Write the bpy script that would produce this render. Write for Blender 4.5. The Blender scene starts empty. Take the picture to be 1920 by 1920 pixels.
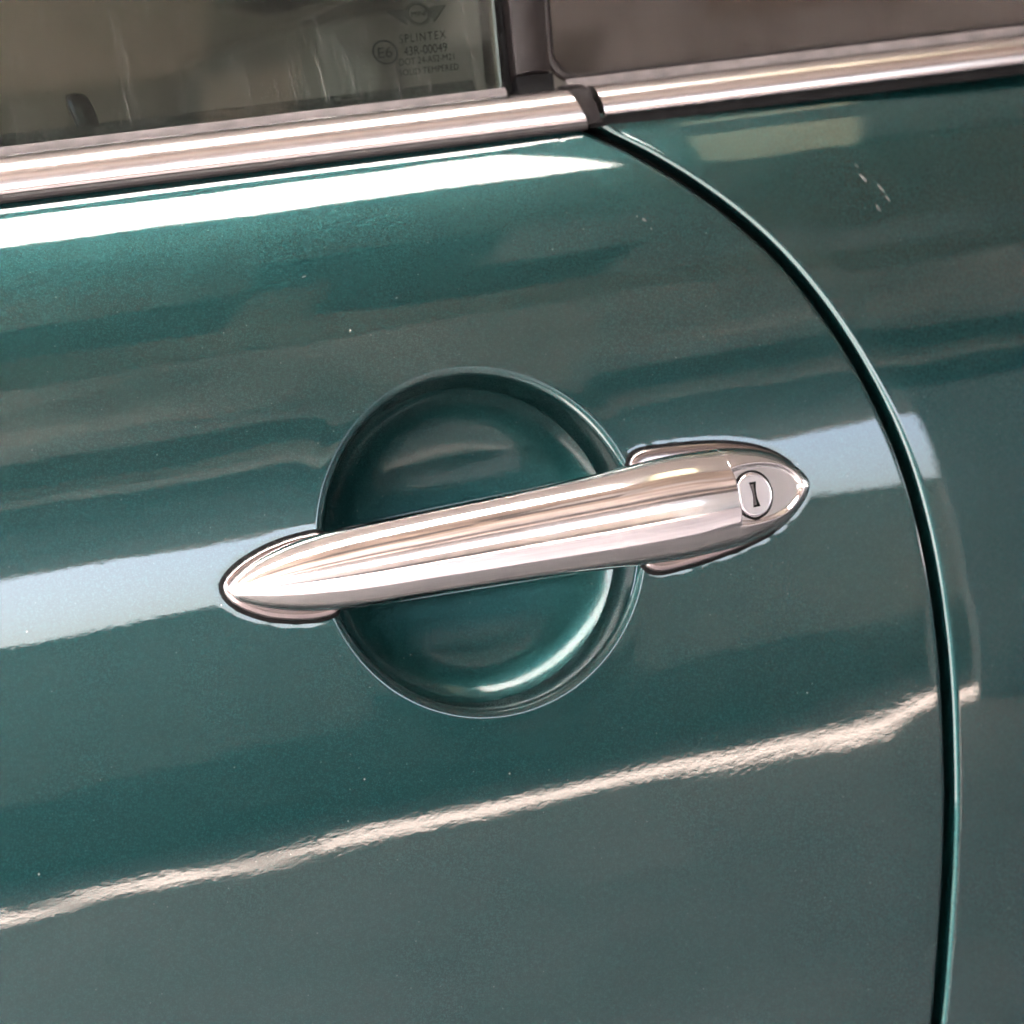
import bpy, bmesh, math, random
import numpy as np
from mathutils import Vector, Matrix

random.seed(7)
rng = np.random.default_rng(7)
R = math.radians
scene = bpy.context.scene
H = 0.92                                  # height of the handle centre above the ground

# ------------------------------------------------------------------ camera
cam_d = bpy.data.cameras.new('camera')
cam = bpy.data.objects.new('camera', cam_d)
scene.collection.objects.link(cam)
cam_d.lens = 85.0; cam_d.sensor_width = 36.0; cam_d.sensor_fit = 'HORIZONTAL'
cam_d.clip_start = 0.05; cam_d.clip_end = 2000
CR = Vector((0.92424376, -0.35966684, -0.12811413))
CU = Vector((0.16910238, 0.0847748, 0.98194583))
CF = Vector((0.34231251, 0.92922172, -0.1391731))
CC = Vector((-0.30963541, -0.87795006, 0.14180993 + H))
m = Matrix((CR, CU, -CF)).transposed().to_4x4()
m.translation = CC
cam.matrix_world = m
cam_d.dof.use_dof = True
cam_d.dof.focus_distance = 0.925
cam_d.dof.aperture_fstop = 8.0
scene.camera = cam

# ------------------------------------------------------------------ sky, sun, exposure
SUN_EL, SUN_AZ = 50.0, -140.0              # sun stands over the front end of the car (-X)
world = bpy.data.worlds.new('World'); scene.world = world; world.use_nodes = True
wn = world.node_tree.nodes; wl = world.node_tree.links
bg = wn['Background']
sky = wn.new('ShaderNodeTexSky'); sky.sky_type = 'NISHITA'; sky.sun_disc = False
sky.sun_elevation = R(SUN_EL); sky.sun_rotation = R(SUN_AZ)
sky.dust_density = 6.0; sky.air_density = 0.8; sky.ozone_density = 0.0
wl.new(sky.outputs[0], bg.inputs['Color']); bg.inputs['Strength'].default_value = 0.15
sun_d = bpy.data.lights.new('sun', 'SUN'); sun_d.energy = 5.0; sun_d.angle = R(0.5); sun_d.color = (1.0, 0.93, 0.86)
sun = bpy.data.objects.new('sun', sun_d); scene.collection.objects.link(sun)
sv = Vector((math.cos(R(SUN_EL)) * math.sin(R(SUN_AZ)), math.cos(R(SUN_EL)) * math.cos(R(SUN_AZ)), math.sin(R(SUN_EL))))
sun.rotation_euler = sv.to_track_quat('Z', 'Y').to_euler(); sun.location = (-3, 0, 6)
vs = scene.view_settings
vs.view_transform = 'Standard'; vs.look = 'None'; vs.gamma = 1.0; vs.use_curve_mapping = False
vs.exposure = 4.55
scene.render.engine = 'CYCLES'
scene.cycles.use_denoising = True; scene.cycles.denoising_input_passes = 'RGB_ALBEDO'; scene.cycles.denoising_prefilter = 'ACCURATE'
scene.cycles.max_bounces = 7; scene.cycles.diffuse_bounces = 3; scene.cycles.glossy_bounces = 5
scene.cycles.transmission_bounces = 6; scene.cycles.transparent_max_bounces = 10
scene.cycles.sample_clamp_indirect = 20
scene.cycles.caustics_reflective = True; scene.cycles.caustics_refractive = False
scene.cycles.blur_glossy = 0.3

# ------------------------------------------------------------------ helpers
def link(o, parent=None):
    scene.collection.objects.link(o)
    if parent is not None: o.parent = parent
    return o

def empty(name, loc=(0, 0, 0), parent=None):
    o = bpy.data.objects.new(name, None); o.location = loc; o.empty_display_size = 0.05
    return link(o, parent)

def mesh_obj(name, verts, faces, mat, parent=None, smooth=True):
    me = bpy.data.meshes.new(name)
    me.from_pydata([tuple(map(float, v)) for v in verts], [], [tuple(map(int, f)) for f in faces])
    if smooth: me.polygons.foreach_set('use_smooth', [True] * len(me.polygons))
    me.materials.append(mat); me.update()
    return link(bpy.data.objects.new(name, me), parent)

def grid_faces(n, k, close_j=False, off=0, flip=False):
    i = np.arange(n - 1)[:, None]; j = np.arange(k if close_j else k - 1)[None, :]; j2 = (j + 1) % k
    f = np.stack([i * k + j + 0 * j2, i * k + j2, (i + 1) * k + j2, (i + 1) * k + j + 0 * j2], -1).reshape(-1, 4) + off
    return f[:, ::-1] if flip else f

def grid_obj(name, P, mat, parent=None, close_j=False, flip=False, caps=False):
    n, k = P.shape[:2]
    V = P.reshape(-1, 3).copy(); V[:, 2] += H
    F = grid_faces(n, k, close_j, 0, flip).tolist()
    if caps:
        a = list(range(k)); b = list(range((n - 1) * k, n * k))
        F.append(a if flip else a[::-1]); F.append(b[::-1] if flip else b)
    me = bpy.data.meshes.new(name)
    me.from_pydata(V.tolist(), [], F)
    me.polygons.foreach_set('use_smooth', [True] * len(me.polygons))
    me.materials.append(mat); me.update()
    return link(bpy.data.objects.new(name, me), parent)

def sharp(o, deg=35):
    me = o.data
    bm = bmesh.new(); bm.from_mesh(me)
    for e in bm.edges:
        if len(e.link_faces) == 2 and e.calc_face_angle(0) > R(deg): e.smooth = False
    bm.to_mesh(me); bm.free()
    return o

def box_obj(name, lo, hi, mat, parent=None, bevel=0.0):
    bm = bmesh.new(); bmesh.ops.create_cube(bm, size=1.0)
    lo = Vector(lo); hi = Vector(hi)
    for v in bm.verts:
        v.co = Vector(((lo[i] + hi[i]) / 2 + v.co[i] * (hi[i] - lo[i]) for i in range(3)))
    if bevel > 0: bmesh.ops.bevel(bm, geom=bm.edges[:], offset=bevel, segments=2, affect='EDGES', profile=0.6)
    me = bpy.data.meshes.new(name); bm.to_mesh(me); bm.free(); me.materials.append(mat)
    return link(bpy.data.objects.new(name, me), parent)

def pchip(x, y, xi):
    x = np.asarray(x, float); y = np.asarray(y, float); xi = np.asarray(xi, float)
    h = np.diff(x); d = np.diff(y) / h; mm = np.zeros_like(y)
    for i in range(1, len(x) - 1):
        if d[i - 1] * d[i] > 0:
            w1 = 2 * h[i] + h[i - 1]; w2 = h[i] + 2 * h[i - 1]; mm[i] = (w1 + w2) / (w1 / d[i - 1] + w2 / d[i])
    mm[0] = d[0]; mm[-1] = d[-1]
    k = np.clip(np.searchsorted(x, xi) - 1, 0, len(x) - 2); s = (xi - x[k]) / h[k]
    return (1 + 2 * s) * (1 - s) ** 2 * y[k] + s * (1 - s) ** 2 * h[k] * mm[k] + s * s * (3 - 2 * s) * y[k + 1] + s * s * (s - 1) * h[k] * mm[k + 1]

def smooth(a, b, x):
    t = np.clip((x - a) / (b - a), 0, 1); return t * t * (3 - 2 * t)

# ------------------------------------------------------------------ materials
def new_mat(name):
    mt = bpy.data.materials.new(name); mt.use_nodes = True
    nt = mt.node_tree; return mt, nt.nodes, nt.links, nt.nodes['Principled BSDF']

def simple(name, col, rough=0.5, metal=0.0, noise=0.0, scale=40.0, bump=0.0, bscale=300.0, coat=0.0, spec=0.5):
    mt, n, l, b = new_mat(name)
    b.inputs['Base Color'].default_value = (*col, 1); b.inputs['Roughness'].default_value = rough
    b.inputs['Metallic'].default_value = metal; b.inputs['Coat Weight'].default_value = coat; b.inputs['Specular IOR Level'].default_value = spec
    tc = n.new('ShaderNodeTexCoord')
    if noise > 0:
        t = n.new('ShaderNodeTexNoise'); t.inputs['Scale'].default_value = scale; t.inputs['Detail'].default_value = 6
        l.new(tc.outputs['Object'], t.inputs['Vector'])
        mx = n.new('ShaderNodeMix'); mx.data_type = 'RGBA'; mx.blend_type = 'MULTIPLY'; mx.inputs[0].default_value = 1
        rp = n.new('ShaderNodeMapRange'); rp.inputs[1].default_value = 0.3; rp.inputs[2].default_value = 0.7
        rp.inputs[3].default_value = 1 - noise; rp.inputs[4].default_value = 1 + noise
        l.new(t.outputs['Fac'], rp.inputs[0]); mx.inputs[6].default_value = (*col, 1)
        l.new(rp.outputs[0], mx.inputs[7]); l.new(mx.outputs[2], b.inputs['Base Color'])
    if bump > 0:
        t2 = n.new('ShaderNodeTexNoise'); t2.inputs['Scale'].default_value = bscale; t2.inputs['Detail'].default_value = 3
        l.new(tc.outputs['Object'], t2.inputs['Vector'])
        bp = n.new('ShaderNodeBump'); bp.inputs['Distance'].default_value = bump; bp.inputs['Strength'].default_value = 1
        l.new(t2.outputs['Fac'], bp.inputs['Height']); l.new(bp.outputs[0], b.inputs['Normal'])
    return mt

def paint_material(name='teal_metallic_paint', scuff=(0.004, 0.022), coat=1.0):
    mt, n, l, b = new_mat(name)
    tc = n.new('ShaderNodeTexCoord')
    # flakes: tiny cells, each with its own tilt and its own brightness
    vor = n.new('ShaderNodeTexVoronoi'); vor.inputs['Scale'].default_value = 2800
    l.new(tc.outputs['Object'], vor.inputs['Vector'])
    sep = n.new('ShaderNodeSeparateColor'); l.new(vor.outputs['Color'], sep.inputs[0])
    pw = n.new('ShaderNodeMath'); pw.operation = 'POWER'; pw.inputs[1].default_value = 3.0; l.new(sep.outputs[0], pw.inputs[0])
    cr = n.new('ShaderNodeMix'); cr.data_type = 'RGBA'; cr.clamp_factor = True
    cr.inputs[6].default_value = (0.0022, 0.0178, 0.0187, 1); cr.inputs[7].default_value = (0.0052, 0.040, 0.040, 1)
    l.new(pw.outputs[0], cr.inputs[0])
    # faint dust film and a few light specks
    sp = n.new('ShaderNodeTexVoronoi'); sp.inputs['Scale'].default_value = 120; sp.inputs['Randomness'].default_value = 1
    l.new(tc.outputs['Object'], sp.inputs['Vector'])
    sepc = n.new('ShaderNodeSeparateColor'); l.new(sp.outputs['Color'], sepc.inputs[0])
    rad = n.new('ShaderNodeMapRange'); rad.inputs[1].default_value = 0.74; rad.inputs[2].default_value = 1.0
    rad.inputs[3].default_value = 0.0; rad.inputs[4].default_value = 0.05; l.new(sepc.outputs[1], rad.inputs[0])
    lt = n.new('ShaderNodeMath'); lt.operation = 'LESS_THAN'; l.new(sp.outputs['Distance'], lt.inputs[0]); l.new(rad.outputs[0], lt.inputs[1])
    df = n.new('ShaderNodeMath'); df.operation = 'MULTIPLY'; df.inputs[1].default_value = 0.28; l.new(lt.outputs[0], df.inputs[0])
    nm = n.new('ShaderNodeVectorMath'); nm.operation = 'SUBTRACT'; l.new(vor.outputs['Color'], nm.inputs[0]); nm.inputs[1].default_value = (.5, .5, .5)
    ns = n.new('ShaderNodeVectorMath'); ns.operation = 'SCALE'; ns.inputs['Scale'].default_value = 0.17; l.new(nm.outputs[0], ns.inputs[0])
    geo = n.new('ShaderNodeNewGeometry')
    na = n.new('ShaderNodeVectorMath'); na.operation = 'ADD'; l.new(geo.outputs['Normal'], na.inputs[0]); l.new(ns.outputs[0], na.inputs[1])
    nn = n.new('ShaderNodeVectorMath'); nn.operation = 'NORMALIZE'; l.new(na.outputs[0], nn.inputs[0])
    l.new(nn.outputs[0], b.inputs['Normal'])
    l.new(cr.outputs[2], b.inputs['Base Color'])
    b.inputs['Metallic'].default_value = 0.85
    b.inputs['Roughness'].default_value = 0.34
    b.inputs['Specular IOR Level'].default_value = 0.2
    # clear coat with orange peel (fine, slightly upright grain) and broad pressing waves
    b.inputs['Coat Weight'].default_value = coat; b.inputs['Coat IOR'].default_value = 1.52; b.inputs['Coat Roughness'].default_value = 0.008
    mp = n.new('ShaderNodeMapping'); mp.inputs['Scale'].default_value = (0.6, 1.0, 1.1); l.new(tc.outputs['Object'], mp.inputs[0])
    o1 = n.new('ShaderNodeTexNoise'); o1.inputs['Scale'].default_value = 480; o1.inputs['Detail'].default_value = 2; l.new(mp.outputs[0], o1.inputs['Vector'])
    mp2 = n.new('ShaderNodeMapping'); mp2.inputs['Scale'].default_value = (0.45, 1.0, 1.0); l.new(tc.outputs['Object'], mp2.inputs[0])
    o2 = n.new('ShaderNodeTexNoise'); o2.inputs['Scale'].default_value = 22; o2.inputs['Detail'].default_value = 1; l.new(mp2.outputs[0], o2.inputs['Vector'])
    b1 = n.new('ShaderNodeBump'); b1.inputs['Strength'].default_value = 1; b1.inputs['Distance'].default_value = 0.000006; l.new(o1.outputs['Fac'], b1.inputs['Height'])
    b2 = n.new('ShaderNodeBump'); b2.inputs['Strength'].default_value = 1; b2.inputs['Distance'].default_value = 0.00034; l.new(o2.outputs['Fac'], b2.inputs['Height'])
    o3 = n.new('ShaderNodeTexNoise'); o3.inputs['Scale'].default_value = 75; o3.inputs['Detail'].default_value = 2; l.new(mp2.outputs[0], o3.inputs['Vector'])
    b3 = n.new('ShaderNodeBump'); b3.inputs['Strength'].default_value = 1; b3.inputs['Distance'].default_value = 0.000012; l.new(o3.outputs['Fac'], b3.inputs['Height'])
    l.new(b2.outputs[0], b3.inputs['Normal']); l.new(b3.outputs[0], b1.inputs['Normal']); l.new(b1.outputs[0], b.inputs['Coat Normal'])
    fl = n.new('ShaderNodeTexNoise'); fl.inputs['Scale'].default_value = 14; fl.inputs['Detail'].default_value = 5; l.new(tc.outputs['Object'], fl.inputs['Vector'])
    fr_ = n.new('ShaderNodeMapRange'); fr_.inputs[1].default_value = 0.35; fr_.inputs[2].default_value = 0.7; fr_.inputs[3].default_value = scuff[0]; fr_.inputs[4].default_value = scuff[1]
    l.new(fl.outputs['Fac'], fr_.inputs[0]); l.new(fr_.outputs[0], b.inputs['Coat Roughness'])
    sp2 = n.new('ShaderNodeTexVoronoi'); sp2.inputs['Scale'].default_value = 420; l.new(tc.outputs['Object'], sp2.inputs['Vector'])
    sc2 = n.new('ShaderNodeSeparateColor'); l.new(sp2.outputs['Color'], sc2.inputs[0])
    rd2 = n.new('ShaderNodeMapRange'); rd2.inputs[1].default_value = 0.80; rd2.inputs[2].default_value = 1.0; rd2.inputs[3].default_value = 0; rd2.inputs[4].default_value = 0.13; l.new(sc2.outputs[0], rd2.inputs[0])
    lt2 = n.new('ShaderNodeMath'); lt2.operation = 'LESS_THAN'; l.new(sp2.outputs['Distance'], lt2.inputs[0]); l.new(rd2.outputs[0], lt2.inputs[1])
    df2 = n.new('ShaderNodeMath'); df2.operation = 'MULTIPLY_ADD'; df2.inputs[1].default_value = 0.10; df2.use_clamp = True; l.new(lt2.outputs[0], df2.inputs[0]); l.new(df.outputs[0], df2.inputs[2])
    df = df2
    # dust specks lie on top of everything
    dust = n.new('ShaderNodeBsdfDiffuse'); dust.inputs['Color'].default_value = (0.5, 0.48, 0.45, 1)
    ms = n.new('ShaderNodeMixShader'); l.new(df.outputs[0], ms.inputs[0]); l.new(b.outputs[0], ms.inputs[1]); l.new(dust.outputs[0], ms.inputs[2])
    l.new(ms.outputs[0], n['Material Output'].inputs['Surface'])
    return mt

def chrome_material(name, col=(0.80, 0.74, 0.72), rough=0.045, wave=0.00003, pit=0.25):
    mt, n, l, b = new_mat(name)
    b.inputs['Base Color'].default_value = (*col, 1); b.inputs['Metallic'].default_value = 1.0
    tc = n.new('ShaderNodeTexCoord')
    t = n.new('ShaderNodeTexNoise'); t.inputs['Scale'].default_value = 260; t.inputs['Detail'].default_value = 8; l.new(tc.outputs['Object'], t.inputs['Vector'])
    big = n.new('ShaderNodeTexNoise'); big.inputs['Scale'].default_value = 28; big.inputs['Detail'].default_value = 3; l.new(tc.outputs['Object'], big.inputs['Vector'])
    mu = n.new('ShaderNodeMath'); mu.operation = 'MULTIPLY'; l.new(t.outputs['Fac'], mu.inputs[0]); l.new(big.outputs['Fac'], mu.inputs[1])
    mr = n.new('ShaderNodeMapRange'); mr.inputs[1].default_value = 0.24; mr.inputs[2].default_value = 0.50
    mr.inputs[3].default_value = rough; mr.inputs[4].default_value = rough + pit; l.new(mu.outputs[0], mr.inputs[0]); l.new(mr.outputs[0], b.inputs['Roughness'])
    mp = n.new('ShaderNodeMapping'); mp.inputs['Scale'].default_value = (0.35, 1, 1); l.new(tc.outputs['Object'], mp.inputs[0])
    w = n.new('ShaderNodeTexNoise'); w.inputs['Scale'].default_value = 90; w.inputs['Detail'].default_value = 2; l.new(mp.outputs[0], w.inputs['Vector'])
    bp = n.new('ShaderNodeBump'); bp.inputs['Strength'].default_value = 1; bp.inputs['Distance'].default_value = wave; l.new(w.outputs['Fac'], bp.inputs['Height'])
    f = n.new('ShaderNodeTexVoronoi'); f.inputs['Scale'].default_value = 700; l.new(tc.outputs['Object'], f.inputs['Vector'])
    l.new(bp.outputs[0], b.inputs['Normal'])
    return mt

def glass_material(name, tint, dust_amt, streak=True, col=(0.55, 0.55, 0.52)):
    mt, n, l, b = new_mat(name)
    n.remove(b)
    out = n['Material Output']
    tr = n.new('ShaderNodeBsdfTransparent'); tr.inputs[0].default_value = (*tint, 1)
    gl = n.new('ShaderNodeBsdfGlossy'); gl.inputs['Roughness'].default_value = 0.02; gl.inputs['Color'].default_value = (1, 1, 1, 1)
    fr = n.new('ShaderNodeFresnel'); fr.inputs['IOR'].default_value = 1.52
    fm = n.new('ShaderNodeMath'); fm.operation = 'MULTIPLY'; fm.inputs[1].default_value = 1.05; fm.use_clamp = True; l.new(fr.outputs[0], fm.inputs[0])
    mx = n.new('ShaderNodeMixShader'); l.new(fm.outputs[0], mx.inputs[0]); l.new(tr.outputs[0], mx.inputs[1]); l.new(gl.outputs[0], mx.inputs[2])
    df = n.new('ShaderNodeBsdfDiffuse'); df.inputs['Color'].default_value = (*col, 1)
    tc = n.new('ShaderNodeTexCoord')
    mp = n.new('ShaderNodeMapping'); mp.inputs['Scale'].default_value = (2400, 8, 26); mp.inputs['Rotation'].default_value = (0, R(3), 0); l.new(tc.outputs['Object'], mp.inputs[0])
    s1 = n.new('ShaderNodeTexNoise'); s1.inputs['Scale'].default_value = 1.0; s1.inputs['Detail'].default_value = 2; l.new(mp.outputs[0], s1.inputs['Vector'])
    r1 = n.new('ShaderNodeMapRange'); r1.inputs[1].default_value = 0.65; r1.inputs[2].default_value = 0.80; r1.inputs[3].default_value = 0; r1.inputs[4].default_value = 0.12 if streak else 0.015
    l.new(s1.outputs['Fac'], r1.inputs[0])
    s2 = n.new('ShaderNodeTexNoise'); s2.inputs['Scale'].default_value = 60; s2.inputs['Detail'].default_value = 5; l.new(tc.outputs['Object'], s2.inputs['Vector'])
    r2 = n.new('ShaderNodeMapRange'); r2.inputs[1].default_value = 0.3; r2.inputs[2].default_value = 0.8; r2.inputs[3].default_value = 0.2 * dust_amt; r2.inputs[4].default_value = dust_amt; l.new(s2.outputs['Fac'], r2.inputs[0])
    ad = n.new('ShaderNodeMath'); ad.operation = 'ADD'; ad.use_clamp = True; l.new(r1.outputs[0], ad.inputs[0]); l.new(r2.outputs[0], ad.inputs[1])
    m2 = n.new('ShaderNodeMixShader'); l.new(ad.outputs[0], m2.inputs[0]); l.new(mx.outputs[0], m2.inputs[1]); l.new(df.outputs[0], m2.inputs[2])
    l.new(m2.outputs[0], out.inputs['Surface'])
    return mt

M = {}
M['paint'] = paint_material()
M['cup_paint'] = paint_material('scuffed_cup_paint', (0.10, 0.20), 0.5)
M['chrome'] = chrome_material('worn_chrome', (0.74, 0.715, 0.71), 0.085, 0.000015, 0.06)
M['trim'] = chrome_material('trim_chrome', (0.50, 0.465, 0.455), 0.20, 0.000006, 0.04)
M['base_chrome'] = chrome_material('base_chrome', (0.24, 0.215, 0.215), 0.16, 0.00001, 0.05)
M['lip'] = simple('satin_lip', (0.050, 0.043, 0.043), 0.5, noise=0.3, scale=120, spec=0.3)
M['lock'] = chrome_material('lock_metal', (0.80, 0.77, 0.78), 0.22, 0.000004, 0.1)
M['rubber'] = simple('black_rubber', (0.004, 0.004, 0.0042), 0.6, noise=0.3, scale=200, bump=0.00004, bscale=900, spec=0.03)
M['seal'] = simple('belt_seal', (0.008, 0.0065, 0.0065), 0.45, noise=0.2, scale=150, spec=0.3)
M['felt'] = simple('grey_felt', (0.030, 0.029, 0.029), 0.9, noise=0.5, scale=700)
M['pillar'] = simple('pillar_plastic', (0.006, 0.0048, 0.0048), 0.45, spec=0.10, noise=0.3, scale=90, bump=0.00002, bscale=700)
M['jamb'] = simple('jamb_black', (0.002, 0.002, 0.002), 0.9, spec=0.0)
M['dark'] = simple('cabin_trim', (0.02, 0.02, 0.021), 0.7, noise=0.3, scale=20, bump=0.0002, bscale=400)
M['seat'] = simple('seat_leather', (0.030, 0.026, 0.022), 0.5, noise=0.3, scale=25, bump=0.0003, bscale=300)
M['headliner'] = simple('headliner', (0.03, 0.027, 0.022), 0.9, noise=0.2, scale=60)
M['knob'] = simple('knob_plastic', (0.006, 0.006, 0.0065), 0.35, spec=0.25)
M['print'] = simple('black_print', (0.003, 0.004, 0.004), 0.8, spec=0.0)
M['glass'] = glass_material('door_glass', (0.66, 0.74, 0.70), 0.003)
M['qglass'] = glass_material('quarter_glass', (0.5, 0.47, 0.45), 0.022, False, (0.40, 0.36, 0.34))
M['edge'] = simple('glass_edge_green', (0.02, 0.03, 0.028), 0.5)

# ------------------------------------------------------------------ unseen surroundings, mostly added to shape reflections and light
M['ground'] = simple('pink_beige_paving', (0.335, 0.305, 0.305), 0.8, noise=0.15, scale=3)
M['painted_sun'] = simple('painted_sun', (0.80, 0.67, 0.62), 0.8, noise=0.08, scale=5)  # extra sunlight put into the colour of the sunlit strip
M['painted_shade'] = simple('painted_shade', (0.05, 0.048, 0.048), 0.85, noise=0.3, scale=30)  # dark tone stands in for shade on the ground by the car
M['plaster'] = simple('beige_plaster', (0.30, 0.27, 0.24), 0.85, noise=0.12, scale=2)
M['plinth'] = simple('dark_plinth', (0.12, 0.11, 0.10), 0.8, noise=0.3, scale=4)
M['grey_wall'] = simple('grey_plaster', (0.82, 0.82, 0.80), 0.85, noise=0.12, scale=2)
M['added_dark_wall'] = simple('brown_wall', (0.020, 0.016, 0.011), 0.85, noise=0.6, scale=1.6)
M['added_deck'] = simple('added_roof_deck', (0.30, 0.28, 0.26), 0.8)
boards_mats = [simple('added_board_' + nme, c, 0.7, noise=0.6, scale=1.7) for nme, c in
               (('pale', (0.58, 0.52, 0.47)), ('beige', (0.42, 0.375, 0.335)), ('brown', (0.22, 0.175, 0.14)), ('dark', (0.055, 0.05, 0.047)), ('grey', (0.30, 0.285, 0.27)))]
mt, n, l, b = new_mat('added_opal_panel')
tl = n.new('ShaderNodeBsdfTranslucent'); tl.inputs[0].default_value = (0.85, 0.85, 0.84, 1)  # translucent panel added to pass white light down to the car
l.new(tl.outputs[0], n['Material Output'].inputs['Surface']); M['added_light_panel'] = mt
mt, n, l, b = new_mat('added_smoked_panel')
tl = n.new('ShaderNodeBsdfTranslucent'); tl.inputs[0].default_value = (0.24, 0.23, 0.19, 1)
l.new(tl.outputs[0], n['Material Output'].inputs['Surface']); M['added_light_panel_dim'] = mt

RZ = 2.45                                   # underside of the added roof above the ground
g = mesh_obj('ground', [(-60, -60, 0), (60, -60, 0), (60, 60, 0), (-60, 60, 0)], [(0, 1, 2, 3)], M['ground'], smooth=False)
g['kind'] = 'structure'
shade_sheet = mesh_obj('car_shade_sheet', [(-6, -0.85, 0.004), (8, -0.85, 0.004), (8, 2.6, 0.004), (-6, 2.6, 0.004)], [(0, 1, 2, 3)], M['painted_shade'], smooth=False)  # dark sheet painting the car's ground shade, reflected in the chrome
shade_sheet['kind'] = 'structure'
band = mesh_obj('painted_sun_strip', [(-30, -4.74, 0.004), (30, -4.74, 0.004), (30, -4.36, 0.004), (-30, -4.36, 0.004)], [(0, 1, 2, 3)], M['painted_sun'], smooth=False)  # pale sheet that paints the sunlit strip brighter in reflections
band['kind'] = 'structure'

wall = empty('added_low_wall', (0, -5.68, 0))  # added wall, sized to bound the reflected sky and the sunlit strip
wall['label'] = 'added low beige wall, unseen, edging the reflected sky'; wall['category'] = 'wall'
def wbox(name, lo, hi, mat):
    return box_obj(name, (lo[0], lo[1] + 5.68, lo[2]), (hi[0], hi[1] + 5.68, hi[2]), mat, wall)
wbox('wall_panel', (-10, -5.88, 0.45), (10, -5.70, 1.50), M['plaster'])
wbox('plinth', (-10, -5.90, 0.0), (10, -5.68, 0.45), M['plinth'])
for px_ in (-0.15, -0.62, -1.15, -1.85, -2.7, -3.7):  # added posts that split the sky reflected in the handle
    wbox('added_post', (px_, -5.80, 1.562), (px_ + 0.07, -5.73, 2.40), M['plinth'])
wbox('coping', (-10, -5.93, 1.50), (10, -5.67, 1.56), M['plaster'])

rwall = box_obj('added_end_wall', (2.80, -4.22, 0.0), (9.0, -4.20, RZ - 0.02), M['grey_wall'])  # added wall that ends the reflected sky and sunlit strip
rwall['label'] = 'added grey wall, unseen, that cuts off reflections in the rear panel'; rwall['category'] = 'wall'

bwall = box_obj('added_back_wall', (-8, 2.6, 0.0), (10, 2.8, RZ - 0.02), M['added_dark_wall'])  # added wall that keeps the view through the windows dark
bwall['label'] = 'added dark brown wall behind the car, blocks light behind the windows'; bwall['category'] = 'wall'

roof = empty('added_roof', (0, 0, RZ))  # added roof, made up to shade the car and shape reflections
roof['label'] = 'added roof, unseen, that shades the car and shapes its reflections'; roof['category'] = 'roof'
def rbox(name, x0, x1, y0, y1, z0, z1, mat):
    return box_obj(name, (x0, y0, z0), (x1, y1, z1), mat, roof)
def prism(name, pts, z0, z1, mat):
    n_ = len(pts)
    V_ = [(a_, b_, z0) for a_, b_ in pts] + [(a_, b_, z1) for a_, b_ in pts]
    F_ = [tuple(range(n_))[::-1], tuple(range(n_, 2 * n_))] + [(i_, (i_ + 1) % n_, n_ + (i_ + 1) % n_, n_ + i_) for i_ in range(n_)]
    return mesh_obj(name, V_, F_, mat, roof, smooth=False)
rbox('added_roof_deck', -2.2, 12, -5.96, -0.69, 0.03, 0.12, M['added_deck'])
rbox('added_roof_deck', -2.2, 12, -0.22, 3.5, 0.03, 0.12, M['added_deck'])
prism('added_roof_deck', [(0.82, -0.688), (0.92, -0.688), (0.84, -0.222), (0.62, -0.222)], 0.03, 0.12, M['added_deck'])
prism('added_light_panel', [(0.92, -0.688), (1.20, -0.688), (1.10, -0.222), (0.84, -0.222)], 0.05, 0.054, M['added_light_panel_dim'])  # added dim panel for the pale patch reflected in the rear panel
prism('added_roof_deck', [(1.20, -0.688), (12, -0.688), (12, -0.222), (1.10, -0.222)], 0.03, 0.12, M['added_deck'])
prism('added_light_panel', [(-2.2, -0.688), (0.817, -0.688), (0.617, -0.222), (-2.2, -0.222)], 0.05, 0.054, M['added_light_panel'])  # added sunlit panel for the white reflection and soft light from above
y = -5.930
tones = [2, 3, 3, 3, 3, 3, 3, 3, 3, 3, 3, 3, 3, 1, 2, 3, 3, 4, 1, 1, 1, 2, 3, 1, 2, 2]  # board tones by row, chosen for the streaks they reflect
i = 0
while y < -0.75:
    wdt = 0.2
    x = -2.2; seg = 0
    while x < 8:
        ln = 12.0
        tone = tones[i % len(tones)]
        if i == 22:
            ln, tone = ((2.62, 3), (0.12, 2), (0.40, 3), (7.4, 4))[seg % 4]
        if i == 23:
            ln, tone = ((2.62, 2), (0.30, 3), (0.35, 4), (7.4, 2))[seg % 4]
        seg += 1
        rbox('added_board', x, min(x + ln, 8), y, y + wdt, -0.004 * random.random(), 0.024, boards_mats[tone])
        x += ln + 0.003
    y += wdt + 0.004; i += 1

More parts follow.
